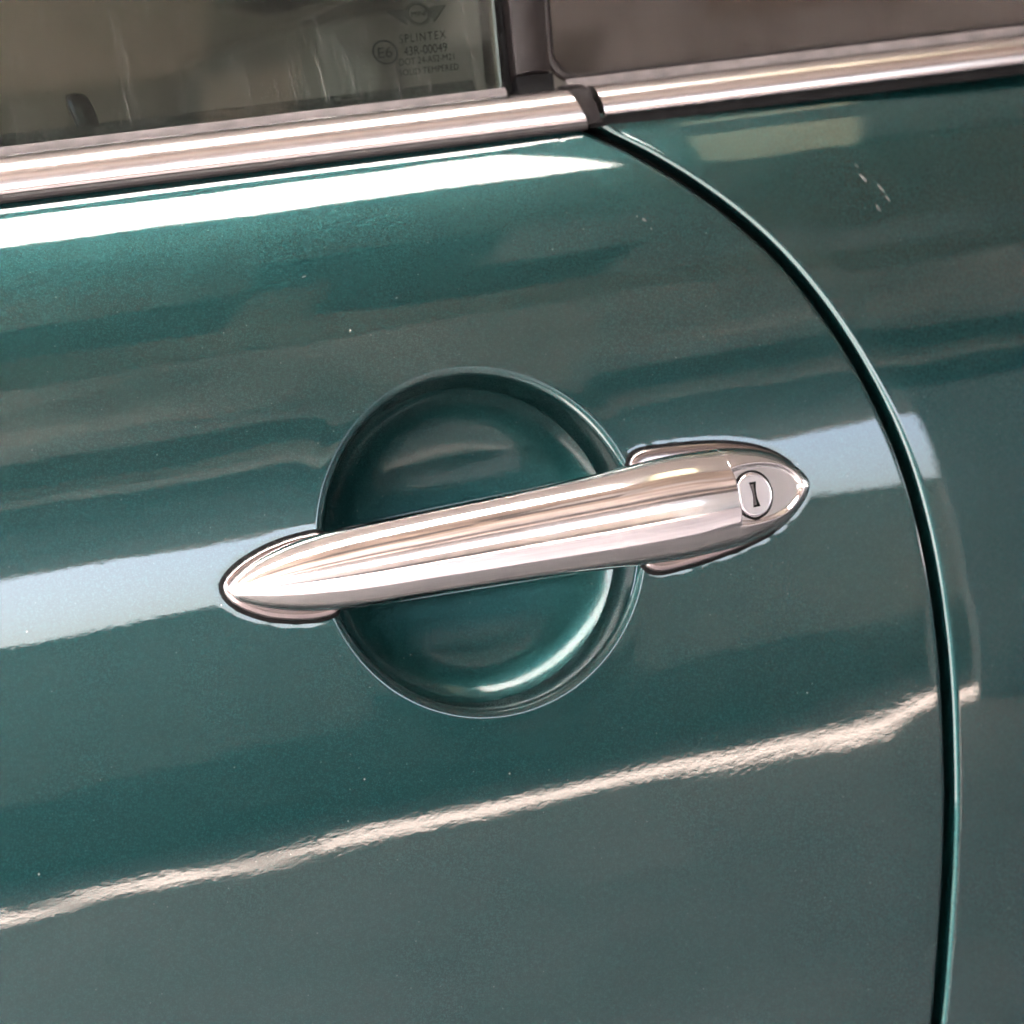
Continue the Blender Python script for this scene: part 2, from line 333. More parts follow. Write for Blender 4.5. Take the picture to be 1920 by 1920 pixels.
# ------------------------------------------------------------------ the car: body surface
TPROF = [(-0.34, -1.93), (-0.25, 0.7), (-0.18, 2.1), (-0.107, 2.58), (-0.1005, 2.84), (-0.0055, 8.01), (0.0195, 11.19), (0.05, 16.7), (0.09, 22.64), (0.136, 31.64), (0.148, 39.34), (0.1502, 40.54), (0.153, 24.0), (0.165, 20.0)]
ZT = np.arange(-0.34, 0.1651, 0.0002)
TT = pchip([a for a, _ in TPROF], [b for _, b in TPROF], ZT)
kern = np.exp(-0.5 * (np.arange(-12, 13) / 4.0) ** 2); kern /= kern.sum()
TT = np.convolve(np.pad(TT, 12, mode='edge'), kern, mode='valid')
ST = np.concatenate([[0], np.cumsum(np.tan(np.radians((TT[1:] + TT[:-1]) / 2)) * np.diff(ZT))])
ST -= np.interp(0, ZT, ST)
GZX = None
def edge_turn(x, z):
    # both panels turn in towards / away from the shut line: the door over its last 3 cm, the rear panel over its first 3 cm
    if GZX is None: return 0.0 * x
    d = x - np.interp(z, GZX[0], GZX[1])
    fade = 1 - smooth(-0.075, -0.005, z)
    dd = np.clip(d + 0.030, 0, 0.030); q_ = np.clip(d, 0, 0.03)
    return 0.5 * dd ** 2 * fade + np.where(d > 0, 0.45 * q_ ** 2 + 0.45 * 2 * 0.03 * np.clip(d - 0.03, 0, None), 0)
def S(x, z):                                # depth of the body skin (towards the cabin)
    x = np.asarray(x, float); z = np.asarray(z, float)
    return np.interp(z, ZT, ST) + edge_turn(x, z)
T0 = R(float(np.interp(0, ZT, TT)))
NV = np.array([0, -math.cos(T0), math.sin(T0)])     # outward normal at the handle
TV = np.array([0, math.sin(T0), math.cos(T0)])      # upward tangent at the handle

car = empty('parked_car')
car['label'] = 'teal metallic parked car, close view of its door and chrome handle'; car['category'] = 'car'

gap_pts = [(0.0850, 0.1600), (0.0918, 0.1549), (0.1012, 0.1492), (0.1101, 0.1421), (0.1192, 0.1345), (0.1281, 0.1261), (0.1370, 0.1171), (0.1457, 0.1069), (0.1541, 0.0957), (0.1620, 0.0823), (0.1696, 0.0668), (0.1768, 0.0491), (0.1832, 0.0286), (0.1884, 0.0095), (0.1919, -0.0101), (0.1938, -0.0294), (0.1949, -0.0521), (0.1945, -0.0747), (0.1930, -0.0994), (0.1908, -0.1195), (0.1881, -0.1419), (0.1843, -0.1641), (0.1799, -0.1863), (0.1750, -0.2084), (0.1688, -0.2349), (0.155, -0.28), (0.140, -0.32)]
gp = np.array(gap_pts)
arc = np.concatenate([[0], np.cumsum(np.hypot(*np.diff(gp, axis=0).T))])
ua = np.linspace(0, arc[-1], 700)
GX = pchip(arc, gp[:, 0], ua); GZ = pchip(arc, gp[:, 1], ua)
k2 = np.exp(-0.5 * (np.arange(-40, 41) / 16.0) ** 2); k2 /= k2.sum()
def sm(a):
    e0 = 2 * a[0] - a[40:0:-1]; e1 = 2 * a[-1] - a[-2:-42:-1]
    return np.convolve(np.concatenate([e0, a, e1]), k2, mode='valid')
GX, GZ = sm(GX), sm(GZ)
tx, tz = np.gradient(GX), np.gradient(GZ); ln = np.hypot(tx, tz); tx /= ln; tz /= ln
GNX, GNZ = -tz, tx                          # points to the rear panel (+x)
GAP = 0.0050
o_ = np.argsort(GZ); GZX = (GZ[o_], GX[o_])
# gap centre line is (GX, GZ); the door edge lies half a gap in front of it, the rear panel half a gap behind
DEX, DEZ = GX - GNX * GAP * 0.5, GZ - GNZ * GAP * 0.5
QEX, QEZ = GX + GNX * GAP * 0.5, GZ + GNZ * GAP * 0.5

# --- base outlines on the skin (x, z)
BASE_R = [(0.0653, 0.0223), (0.0678, 0.0249), (0.0720, 0.0259), (0.0848, 0.0252), (0.0966, 0.0244), (0.1083, 0.0230), (0.1198, 0.0202), (0.1287, 0.0166), (0.1361, 0.0113), (0.1409, 0.0050), (0.1430, -0.0004), (0.1423, -0.0040), (0.1382, -0.0083), (0.1310, -0.0137), (0.1215, -0.0182), (0.1088, -0.0212), (0.0939, -0.0234), (0.0794, -0.0246), (0.0710, -0.0251), (0.0665, -0.0239), (0.0636, -0.0210)]
BASE_L = [(-0.0611, -0.0163), (-0.0666, -0.0171), (-0.0719, -0.0172), (-0.0802, -0.0160), (-0.0902, -0.0134), (-0.0997, -0.0082), (-0.1041, -0.0039), (-0.1063, 0.0009), (-0.1052, 0.0043), (-0.1019, 0.0073), (-0.0961, 0.0107), (-0.0871, 0.0140), (-0.0761, 0.0161), (-0.0654, 0.0167), (-0.0620, 0.0165)]
def closed_smooth(pts, nn, sig):
    p = np.array(pts + [pts[0]]); a = np.concatenate([[0], np.cumsum(np.hypot(*np.diff(p, axis=0).T))])
    u = np.linspace(0, a[-1], nn, endpoint=False)
    q = np.stack([np.interp(u, a, p[:, 0]), np.interp(u, a, p[:, 1])], 1)
    k = np.exp(-0.5 * (np.arange(-30, 31) / sig) ** 2); k /= k.sum()
    return np.stack([np.convolve(np.concatenate([q[-30:, i], q[:, i], q[:30, i]]), k, mode='valid') for i in (0, 1)], 1)
OUT_R = closed_smooth(BASE_R, 240, 4.0); OUT_L = closed_smooth(BASE_L, 200, 4.0)
def loop_normals(q):                        # outward normals of a closed outline
    d = np.roll(q, -1, 0) - np.roll(q, 1, 0); d /= np.linalg.norm(d, axis=1)[:, None]
    nrm = np.stack([d[:, 1], -d[:, 0]], 1)
    c = q.mean(0)
    if ((q - c) * nrm).sum() < 0: nrm = -nrm
    return nrm
def dist_to(q, x, z):
    best = np.full(x.shape, 1e9)
    for s in range(0, len(q), 2):
        best = np.minimum(best, np.hypot(x - q[s, 0], z - q[s, 1]))
    return best

# --- door skin: rings running from the recess rim out to the door's edge
CX, CZ = 0.0012, 0.0006
RIM = 0.0658
top_z = 0.1600
ie = int(np.argmin(np.abs(DEZ - top_z)))
right = list(zip(DEX[ie:], DEZ[ie:]))
xr, zr = right[-1]
bottom = [(xx, zr) for xx in np.linspace(xr, -0.30, 240)[1:]]
left = [(-0.30, zz_) for zz_ in np.linspace(zr, top_z, 240)[1:]]
x_top_right = right[0][0]
topl = [(xx, top_z) for xx in np.linspace(-0.30, x_top_right, 320)[1:-1]]
OUT = np.array(right + bottom + left + topl)
K = len(OUT); nR = len(right)
ON = np.zeros((K, 2)); ON[:nR, 0] = GNX[ie:]; ON[:nR, 1] = GNZ[ie:]
ON[:nR] *= np.clip(np.arange(nR) / 10.0, 0, 1)[:, None]
ang = np.arctan2(OUT[:, 1] - CZ, OUT[:, 0] - CX)
roll = 0.0022
inner_edge = OUT - ON * roll
dirx, dirz = np.cos(ang), np.sin(ang)
rings = []
AX = -NV
def skin(x, z, extra=None):
    P = np.stack([x, S(x, z), z], -1)
    return P
r1 = RIM - 0.0030
T1 = T0 + R(0.4)
N1 = np.array([0, -math.cos(T1), math.sin(T1)]); U1 = np.array([0, math.sin(T1), math.cos(T1)])
C1 = np.array([CX, float(np.interp(CZ, ZT, ST)), CZ])
def bowl_in(s, th):                         # flat-bottomed bowl that turns up steeply near its wall
    rr_ = r1 * s
    dd = 0.0215 + r1 * (0.2394 - 0.145 * s ** 2 - 0.0944 * s ** 9)
    return C1 + np.outer(rr_ * np.cos(th), (1, 0, 0)) + np.outer(rr_ * np.sin(th), U1) - dd * N1
# wall and fillet of the recess rim (part of the pressed door skin)
fr_r = 0.0032
prof = []                                   # (radius, depth)
for a in np.linspace(68, 0, 12):            # fillet from steep wall to flush skin
    prof.append((RIM - 0.0016 + fr_r * (1 - math.sin(R(a))) + 0.0, fr_r * (1 - math.cos(R(a))) * 1.3))
R_out = prof[-1][0]
rr, dd = prof[0]
w_top = skin(CX + rr * dirx, CZ + rr * dirz) + dd * AX
w_bot = bowl_in(1.0, ang)
for f_ in (0.0, 0.3, 0.65):
    rings.append(w_bot + (w_top - w_bot) * f_)
for (rr, dd) in prof:
    x = CX + rr * dirx; z = CZ + rr * dirz * 1.0
    P = skin(x, z) + dd * AX
    rings.append(P)
nr = 230
for s in np.linspace(0, 1, nr + 1)[1:]:
    x0, z0 = CX + R_out * dirx, CZ + R_out * dirz
    x = x0 + (inner_edge[:, 0] - x0) * s; z = z0 + (inner_edge[:, 1] - z0) * s
    rings.append(skin(x, z))
for a in np.linspace(0, 90, 8)[1:]:
    x = inner_edge[:, 0] + ON[:, 0] * roll * math.sin(R(a)); z = inner_edge[:, 1] + ON[:, 1] * roll * math.sin(R(a))
    P = skin(x, z); P[:, 1] += roll * (1 - math.cos(R(a))); rings.append(P)
P = rings[-1].copy(); P[:, 1] += 0.014; rings.append(P)
DP = np.array(rings)
# slight sink of the sheet along the gaskets of the handle
dmin = np.minimum(dist_to(OUT_R, DP[:, :, 0], DP[:, :, 2]), dist_to(OUT_L, DP[:, :, 0], DP[:, :, 2]))
rr = np.hypot(DP[:, :, 0] - CX, DP[:, :, 2] - CZ)
DP[:, :, 1] += 0.00013 * (0.75 + 0.35 * np.sin(DP[:, :, 0] * 410 + DP[:, :, 2] * 650) * np.sin(DP[:, :, 2] * 530 - DP[:, :, 0] * 240)) * np.exp(-(dmin / 0.0014) ** 2) * smooth(R_out, R_out + 0.003, rr)
# shallow crowning of the sheet round the recess
DP[:, :, 1] += -0.00025 * np.exp(-((rr - R_out) / 0.007) ** 2) * (rr >= R_out - 1e-6)
door = grid_obj('door', DP, M['paint'], car, close_j=True)

# --- bowl of the recess
bowl = []
nA = 220; th = np.linspace(0, 2 * math.pi, nA, endpoint=False)
for s in np.linspace(1, 0.0, 90):
    bowl.append(bowl_in(s, th))
bowl = np.array(bowl)
grid_obj('handle_recess', bowl, M['cup_paint'], door, close_j=True, flip=True)

# --- rear side panel behind the door gap
rq = 0.0028
cols = []
nq = len(QEX)
inx, inz = QEX + GNX * rq, QEZ + GNZ * rq
Pback = np.stack([QEX, S(QEX, QEZ) + rq + 0.014, QEZ], -1); cols.append(Pback)
for a in np.linspace(90, 0, 10):
    x = inx - GNX * rq * math.sin(R(a)); z = inz - GNZ * rq * math.sin(R(a))
    P = skin(x, z); P[:, 1] += rq * (1 - math.cos(R(a))); cols.append(P)
XMAX = 0.36
for s in np.linspace(0, 1, 120)[1:] ** 1.3:
    x = inx + (XMAX - inx) * s; z = inz * (1 - s) + np.linspace(0.1600, -0.33, nq) * s
    cols.append(skin(x, np.clip(z, -0.335, 0.1600)))
grid_obj('rear_side_panel', np.array(cols), M['paint'], car, flip=False)

# --- dark jamb seen through the gap
jx, jz = GX, GZ
J = []
for o in (-0.02, -0.008, 0.008, 0.02):
    x = jx + GNX * o; z = jz + GNZ * o
    P = skin(x, np.clip(z, -0.335, 0.164)); P[:, 1] += 0.0125 if abs(o) > 0.01 else 0.0135
    J.append(P)
grid_obj('door_jamb', np.array(J), M['jamb'], car)

# ------------------------------------------------------------------ door handle
handle = empty('door_handle', (0, 0, 0), car)
def loc(x, q, w):
    return np.stack([x + 0 * q, q * TV[1] + w * NV[1], q * TV[2] + w * NV[2]], -1)
XL, XT = -0.1032, 0.1415
stat_s = [0, 0.0015, 0.005, 0.015, 0.03, 0.045, 0.075, 0.11, 0.15, 0.185, 0.205, 0.217, 0.228, 0.237, 0.2425, 0.2447]
stat_hu = [0.0003, 0.0032, 0.0060, 0.0107, 0.0143, 0.0158, 0.0171, 0.0178, 0.0190, 0.0210, 0.0205, 0.0188, 0.0155, 0.0102, 0.0052, 0.0003]
stat_hl = [0.0003, 0.0030, 0.0055, 0.0098, 0.0132, 0.0148, 0.0160, 0.0170, 0.0188, 0.0205, 0.0200, 0.0182, 0.0152, 0.0100, 0.0050, 0.0003]
stat_wf = [0.0035, 0.0055, 0.0080, 0.0125, 0.0175, 0.0210, 0.0255, 0.0275, 0.0275, 0.0255, 0.0235, 0.0215, 0.0185, 0.0140, 0.0095, 0.0050]
stat_wb = [-0.002, -0.002, -0.002, -0.002, -0.001, 0.0020, 0.0060, 0.0085, 0.0070, 0.0020, -0.002, -0.002, -0.002, -0.002, -0.002, -0.002]
def section(x, nphi=96):
    s = x - XL
    hu = pchip(stat_s, stat_hu, s); hl = pchip(stat_s, stat_hl, s); wf = pchip(stat_s, stat_wf, s); wb = pchip(stat_s, stat_wb, s)
    ph = np.linspace(0, 2 * math.pi, nphi, endpoint=False)
    sn, cs = np.sin(ph), np.cos(ph)
    e = 1.0
    sq = np.sign(sn) * np.abs(sn) ** e
    cq = np.sign(cs) * np.abs(cs) ** e
    X, SQ = np.meshgrid(x, sq, indexing='ij'); _, CQ = np.meshgrid(x, cq, indexing='ij')
    wm = wb + (wf - wb) * 0.34
    q = np.where(SQ > 0, SQ * hu[:, None], SQ * hl[:, None])
    w = np.where(CQ > 0, wm[:, None] + CQ * (wf - wm)[:, None], wm[:, None] + CQ * (wm - wb)[:, None])
    return X, q, w
XG = 0.1015
xs = np.concatenate([XL + 0.2447 * (np.linspace(0, 1, 40) ** 2) * 0.12, np.linspace(XL + 0.2447 * 0.12, XG - 0.001, 120)[1:]])
X, q, w = section(xs)
gp_ = loc(X, q, w)
# rounded rear end of the grip
endx = []
X1, q1, w1 = section(np.array([XG - 0.001]))
c_w = (w1.max() + w1.min()) / 2
for a in np.linspace(0, 90, 6)[1:]:
    f = 1 - (0.0010 * (1 - math.cos(R(a)))) / 0.018
    endx.append(loc(X1 + 0.0010 * math.sin(R(a)), q1 * f, c_w + (w1 - c_w) * f)[0])
endx.append(loc(X1 + 0.0010, q1 * 0.2, c_w + (w1 - c_w) * 0.2)[0])
gp_ = np.concatenate([gp_, np.array(endx)])
grip = grid_obj('grip', gp_, M['chrome'], handle, close_j=True, caps=True)

# lock housing: carries the handle's line on to the tip, cut off by a flat face for the lock
FA = 12.0; FS = math.tan(R(FA)); FX0, FW0 = 0.1085, 0.0188
xs = np.concatenate([np.linspace(XG - 0.0008, 0.137, 150), np.linspace(0.137, XT, 40)[1:]])
X, q, w = section(xs, 260)
plane = FW0 - FS * (X - FX0)
exc = w - plane
w = np.where(exc > 0, plane - 0.0011 * smooth(0.00035, 0.0013, exc), w)
housing = grid_obj('lock_housing', loc(X, q, w), M['chrome'], handle, close_j=True, caps=True)

# lock cylinder and key slot
fn = np.array([math.sin(R(FA)), 0, math.cos(R(FA))])          # facet normal in (x, q, w)
fx = np.array([math.cos(R(FA)), 0, -math.sin(R(FA))])
fc = np.array([FX0 + 0.0013, -0.0003, FW0 - FS * 0.0015 - 0.0011])
def facet(u, v, d):                        # u along the facet, v up, d outward
    p = fc[None] + np.outer(u, fx) + np.outer(v, (0, 1, 0)) + np.outer(d, fn)
    return loc(p[:, 0], p[:, 1], p[:, 2])
def lathe(name, prof, mat, parent, nA=72):
    a = np.linspace(0, 2 * math.pi, nA, endpoint=False)
    P = np.array([facet(r_ * np.cos(a), r_ * np.sin(a), np.full(nA, d_)) for r_, d_ in prof])
    return sharp(grid_obj(name, P, mat, parent, close_j=True, flip=False), 40)
RL = 0.0089
lathe('lock_surround', [(RL + 0.0010, -0.0012), (RL + 0.0009, 0.0005), (RL + 0.0001, 0.00052), (RL, -0.0008)], M['rubber'], handle)
lock = lathe('lock_cylinder', [(RL - 0.0002, -0.0010), (RL - 0.00022, 0.0009), (RL - 0.0004, 0.0011), (RL - 0.0008, 0.00118), (RL * 0.75, 0.0012), (RL * 0.5, 0.0012), (0.0001, 0.0012)], M['lock'], handle)
def plate(name, uv, d0, d1, mat, parent):
    uv = np.array(uv) * np.array([0.8, 1.0]); nn = len(uv)
    a = facet(uv[:, 0], uv[:, 1], np.full(nn, d0)); b_ = facet(uv[:, 0], uv[:, 1], np.full(nn, d1))
    V = np.concatenate([a, b_]); V[:, 2] += H
    F = [tuple(range(nn))[::-1], tuple(range(nn, 2 * nn))] + [(i_, (i_ + 1) % nn, nn + (i_ + 1) % nn, nn + i_) for i_ in range(nn)]
    return mesh_obj(name, V, F, mat, parent, smooth=False)
mm_ = 0.001
plate('key_slot', [(-2.3 * mm_, 5.0 * mm_), (2.0 * mm_, 5.0 * mm_), (1.1 * mm_, 1.5 * mm_), (1.1 * mm_, -1.5 * mm_), (2.2 * mm_, -5.0 * mm_), (-2.3 * mm_, -5.0 * mm_), (-1.3 * mm_, -1.5 * mm_), (-1.3 * mm_, 1.5 * mm_)], 0.0009, 0.00126, M['print'], lock)
plate('slot_shutter', [(-1.9 * mm_, 4.2 * mm_), (0.1 * mm_, 4.2 * mm_), (-0.15 * mm_, 0.0), (0.1 * mm_, -4.2 * mm_), (-1.9 * mm_, -4.2 * mm_), (-1.0 * mm_, -1.4 * mm_), (-1.0 * mm_, 1.4 * mm_)], 0.0009, 0.00134, M['base_chrome'], lock)

# bases and gaskets on the skin
def raised(name, q2, prof, mat, parent):
    nrm = loop_normals(q2); c = q2.mean(0)
    loops = []
    for inset, hgt in prof:
        if inset >= 1: p = q2 * 0 + c + (q2 - c) * 0.02
        else: p = q2 - nrm * inset
        P = skin(p[:, 0], p[:, 1]) + hgt * NV
        loops.append(P)
    return grid_obj(name, np.array(loops), mat, parent, close_j=True, flip=True)
for q2 in (OUT_L, OUT_R):
    raised('gasket', q2, [(-0.0006, -0.002), (-0.0006, 0.0003), (-0.0001, 0.0009), (0.0012, 0.0010), (0.003, 0.0008)], M['rubber'], handle)
    raised('mounting_base', q2, [(0.0006, -0.001), (0.0006, 0.0018), (0.0009, 0.0026), (0.0016, 0.0031), (0.0030, 0.0034), (0.0045, 0.0034), (1, 0.0034)], M['base_chrome'], handle)

# ------------------------------------------------------------------ belt line: seals, chrome strips, glass
YB = float(S(0, 0.1535))                    # depth of the body at the belt line
def extrude_x(name, prof, x0, x1, mat, parent, n=60, closed=True, caps=True, shear=None):
    prof = np.array(prof)
    xs_ = np.linspace(x0, x1, n)
    P = np.zeros((n, len(prof), 3))
    P[:, :, 0] = xs_[:, None]; P[:, :, 1] = prof[None, :, 0]; P[:, :, 2] = prof[None, :, 1]
    if shear is not None: P[:, :, 0] += shear(xs_[:, None], prof[None, :, 1])
    return sharp(grid_obj(name, P, mat, parent, close_j=closed, caps=caps), 40)

def trim_profile(z0, z1, y_face, bulge, back, npts=22):
    # half-round strip: flat foot, bulging face, short flat lip towards the glass
    a = np.linspace(0, 90, npts)
    face = [(y_face + 0.0014, z0), (y_face + 0.0004, z0 + 0.0004)] + [(y_face + bulge * (1 - math.cos(R(t)) ** 0.9), z0 + 0.0012 + (z1 - z0 - 0.0012) * math.sin(R(t)) ** 0.9) for t in a]
    return [(back, z0)] + face + [(back, z1)]

xt_end = 0.0865
# door strip: the rear end is rounded off
def strip(name, z0, z1, x0, x1, yf, bulge, round_end, mat, parent, lean=0.0, start_round=0.0):
    pr = np.array(trim_profile(z0, z1, yf, bulge, yf + 0.016))
    xs_ = np.concatenate([np.linspace(x0, x0 + 0.012, 24), np.linspace(x0 + 0.012, x1 - 0.012, 60)[1:], np.linspace(x1 - 0.012, x1, 30)[1:]])
    P = np.zeros((len(xs_), len(pr), 3))
    for i_, xx in enumerate(xs_):
        d_e = x1 - xx; d_s = xx - x0
        k = 1.0
        if round_end > 0 and d_e < round_end: k = math.sqrt(max(0.0, 1 - (1 - d_e / round_end) ** 2))
        if start_round > 0 and d_s < start_round: k = min(k, math.sqrt(max(0.0, 1 - (1 - d_s / start_round) ** 2)))
        k = 0.05 + 0.95 * k
        y_ = yf + 0.004 + (pr[:, 0] - (yf + 0.004)) * np.where(pr[:, 0] < yf + 0.004, k, 1)
        P[i_, :, 0] = xx + lean * (pr[:, 1] - z1); P[i_, :, 1] = y_; P[i_, :, 2] = pr[:, 1]
    return sharp(grid_obj(name, P, mat, parent, close_j=True, caps=True), 50)

door_strip = strip('door_window_strip', 0.1566, 0.1725, -0.32, 0.0858, YB - 0.0020, 0.0130, 0, M['trim'], car, lean=-0.33)
extrude_x('strip_lip', [(YB + 0.0108, 0.1716), (YB + 0.0110, 0.1730), (YB + 0.0125, 0.1756), (YB + 0.0138, 0.1756), (YB + 0.0138, 0.1716)], -0.32, 0.062, M['lip'], door_strip)
extrude_x('belt_seal', [(YB - 0.0012, 0.1540), (YB - 0.0024, 0.1548), (YB - 0.0026, 0.1560), (YB - 0.0016, 0.1570), (YB + 0.012, 0.1572), (YB + 0.012, 0.1535)], -0.32, 0.0905, M['seal'], door_strip)
# end cap between the two strips
cap_pts = [(YB - 0.0012 + 0.0130 * (1 - math.cos(R(t)) ** 0.9), 0.1562 + 0.0172 * math.sin(R(t)) ** 0.9) for t in np.linspace(0, 90, 18)]
extrude_x('strip_end_cap', [(YB + 0.016, 0.1562)] + cap_pts + [(YB + 0.016, 0.1734)], 0.0868, 0.0948, M['pillar'], car, n=6, shear=lambda x_, z_: -0.20 * (z_ - 0.1725))
q_strip = strip('rear_window_strip', 0.1586, 0.1725, 0.0985, 0.40, YB - 0.0005, 0.0120, 0, M['trim'], car, lean=-0.12)
extrude_x('strip_lip', [(YB + 0.0108, 0.1716), (YB + 0.0110, 0.1732), (YB + 0.0125, 0.1760), (YB + 0.0140, 0.1760), (YB + 0.0140, 0.1716)], 0.0900, 0.40, M['lip'], q_strip)
extrude_x('belt_seal', [(YB + 0.0008, 0.1545), (YB + 0.0006, 0.1560), (YB + 0.0012, 0.1584), (YB + 0.014, 0.1588), (YB + 0.014, 0.1540)], 0.0935, 0.40, M['rubber'], q_strip)

# glass
GT = R(21)
GY0, GZ0 = YB + 0.0145, 0.1715
def gl(x, v, d=0.0):                        # point on the glass: x along the car, v up the pane, d outward
    d = np.asarray(d, float)
    x = np.asarray(x, float); v = np.asarray(v, float)
    return np.stack([x + 0 * v, GY0 + v * math.sin(GT) - d * math.cos(GT) + 0 * x, GZ0 + v * math.cos(GT) + d * math.sin(GT) + 0 * x], -1)
xg_right = 0.0600
def pane(name, x0, x1, v0, v1, d, th, mat, parent, lean=0.0):
    V = []
    for dd in (d, d - th):
        for (xx, vv) in ((x0 + lean * v0, v0), (x1 + lean * v0, v0), (x1 + lean * v1, v1), (x0 + lean * v1, v1)):
            V.append(gl(xx, vv, dd))
    V = np.array(V); V[:, 2] += H
    F = [(0, 1, 2, 3), (7, 6, 5, 4), (0, 4, 5, 1), (1, 5, 6, 2), (2, 6, 7, 3), (3, 7, 4, 0)]
    return mesh_obj(name, V, F, mat, parent, smooth=False)
dglass = pane('door_glass', -0.34, xg_right, -0.006, 0.16, 0.0, 0.004, M['glass'], car, lean=0.175)
pane('glass_edge', xg_right + 0.0001, xg_right + 0.0011, -0.006, 0.16, 0.0002, 0.0042, M['edge'], dglass, lean=0.175)
V = [gl(-0.34, 0.0015, -0.0055), gl(0.053, 0.0015, -0.0055), gl(0.053, 0.0125, -0.0065), gl(-0.34, 0.0125, -0.0065), gl(-0.34, 0.0125, -0.011), gl(0.053, 0.0125, -0.011)]
V = np.array(V); V[:, 2] += H
mesh_obj('window_felt', V, [(0, 1, 2, 3), (3, 2, 5, 4)], M['felt'], dglass, smooth=False)
# rubber channel and pillar cover
def vbar(name, x0, x1, v0, v1, d0, d1, mat, parent, lean=0.175, crown=0.0, n=14):
    us = np.linspace(0, 1, n)
    prof_ = [(x0 + (x1 - x0) * u_, d1 + crown * (1 - (2 * u_ - 1) ** 2)) for u_ in us]
    prof_ = [(x0, d0)] + prof_ + [(x1, d0)]
    P = np.array([[gl(px_ + lean * vv, vv, pd) for px_, pd in prof_] for vv in np.linspace(v0, v1, 12)])
    return sharp(grid_obj(name, P, mat, parent, close_j=True, caps=True), 40)
vbar('window_channel', 0.0608, 0.0690, -0.004, 0.16, -0.02, -0.007, M['rubber'], car)
vbar('pillar_cover', 0.0676, 0.0830, 0.0090, 0.16, -0.015, 0.0012, M['pillar'], car, crown=0.0022)
vbar('pillar_foot', 0.0684, 0.0850, -0.006, 0.0088, -0.015, -0.0005, M['rubber'], car, crown=0.0006)
# rear side window with a rounded lower corner
def corner_loop(x0, v0, x1, v1, r, nn=16, lean=0.175):
    p = [(x0 + lean * (v1), v1)]
    for a in np.linspace(180, 270, nn): p.append((x0 + r + r * math.cos(R(a)), v0 + r + r * math.sin(R(a))))
    p += [(x1, v0), (x1, v1)]
    return np.array(p)
qo = corner_loop(0.0865, 0.0045, 0.42, 0.16, 0.011)
V = np.concatenate([gl(qo[:, 0], qo[:, 1], 0.0), gl(qo[:, 0], qo[:, 1], -0.004)]); V[:, 2] += H
nn = len(qo)
qglass = mesh_obj('rear_side_glass', V, [tuple(range(nn)), tuple(range(nn, 2 * nn))[::-1]] + [(i_, nn + i_, nn + (i_ + 1) % nn, (i_ + 1) % nn) for i_ in range(nn)], M['qglass'], car, smooth=False)
qo2 = corner_loop(0.0855, 0.0035, 0.42, 0.16, 0.0125); qi = corner_loop(0.0885, 0.0065, 0.42, 0.16, 0.010)
P = np.array([gl(qo2[:-2, 0], qo2[:-2, 1], -0.002), gl(qo2[:-2, 0], qo2[:-2, 1], 0.0008), gl(qi[:-2, 0], qi[:-2, 1], 0.0012), gl(qi[:-2, 0], qi[:-2, 1], 0.0002)])
P2 = np.concatenate([P, np.array([gl(0.42 + 0 * P[:, 0, 0], [0.0035, 0.0035, 0.0065, 0.0065], [-0.002, 0.0008, 0.0012, 0.0002])]).transpose(1, 0, 2)], 1)
grid_obj('glass_frame', P2, M['pillar'], qglass)

# printed marks on the door glass
def glass_text(body, x, v, size, wide=1.0, spacing=1.0):
    cu = bpy.data.curves.new('glass_marking', 'FONT'); cu.body = body; cu.size = 1.0; cu.align_x = 'LEFT'; cu.space_character = spacing
    tmp = bpy.data.objects.new('glass_marking', cu); scene.collection.objects.link(tmp)
    dg = bpy.context.evaluated_depsgraph_get(); dg.update()
    me = bpy.data.meshes.new_from_object(tmp.evaluated_get(dg))
    scene.collection.objects.unlink(tmp); bpy.data.objects.remove(tmp)
    co = np.array([v_.co[:] for v_ in me.vertices])
    wd = co[:, 0].max() - co[:, 0].min(); co[:, 0] -= co[:, 0].min()
    hh = 0.70
    X_ = x + co[:, 0] / wd * wide + 0.17 * co[:, 1] / hh * size; V_ = v + co[:, 1] / hh * size
    P_ = gl(X_, V_, 0.00012); P_[:, 2] += H
    for v_, p_ in zip(me.vertices, P_): v_.co = p_
    me.materials.clear(); me.materials.append(M['print']); me.update()
    return link(bpy.data.objects.new('glass_marking', me), dglass)
TEXT = [('SPLINTEX', 0.0229, 0.0294, 0.0038, 0.0207, 1.25), ('43R-00049', 0.0233, 0.0236, 0.0040, 0.0193, 1.0),
        ('DOT 24-AS2-M21', 0.0204, 0.0195, 0.0030, 0.0242, 1.0), ('SOLID TEMPERED', 0.0192, 0.0149, 0.0028, 0.0262, 1.05)]
for (s_, x_, v_, h_, w_, sp_) in TEXT: glass_text(s_, x_, v_, h_, w_, sp_)
def ring(name, cx, cv, ro, ri, sx=1.0, nn=48):
    a = np.linspace(0, 2 * math.pi, nn, endpoint=False)
    P = np.array([gl(cx + r_ * sx * np.cos(a), cv + r_ * np.sin(a), 0.00012) for r_ in (ro, ri)])
    return grid_obj(name, P, M['print'], dglass, close_j=True, flip=True)
ring('glass_marking', 0.0157, 0.0262, 0.0055, 0.0048)
glass_text('E6', 0.0122, 0.0238, 0.0048, 0.0062, 1.0)
LX, LV = 0.0342, 0.0417
ring('glass_emblem', LX, LV, 0.0046, 0.0042); ring('glass_emblem', LX, LV, 0.0054, 0.00515)
glass_text('MINI', LX - 0.0033, LV - 0.0012, 0.0025, 0.0066, 1.0)
def quad(name, pts):
    V_ = np.array([gl(a, b_, 0.00012) for a, b_ in pts]); V_[:, 2] += H
    return mesh_obj(name, V_, [tuple(range(len(pts)))], M['print'], dglass, smooth=False)
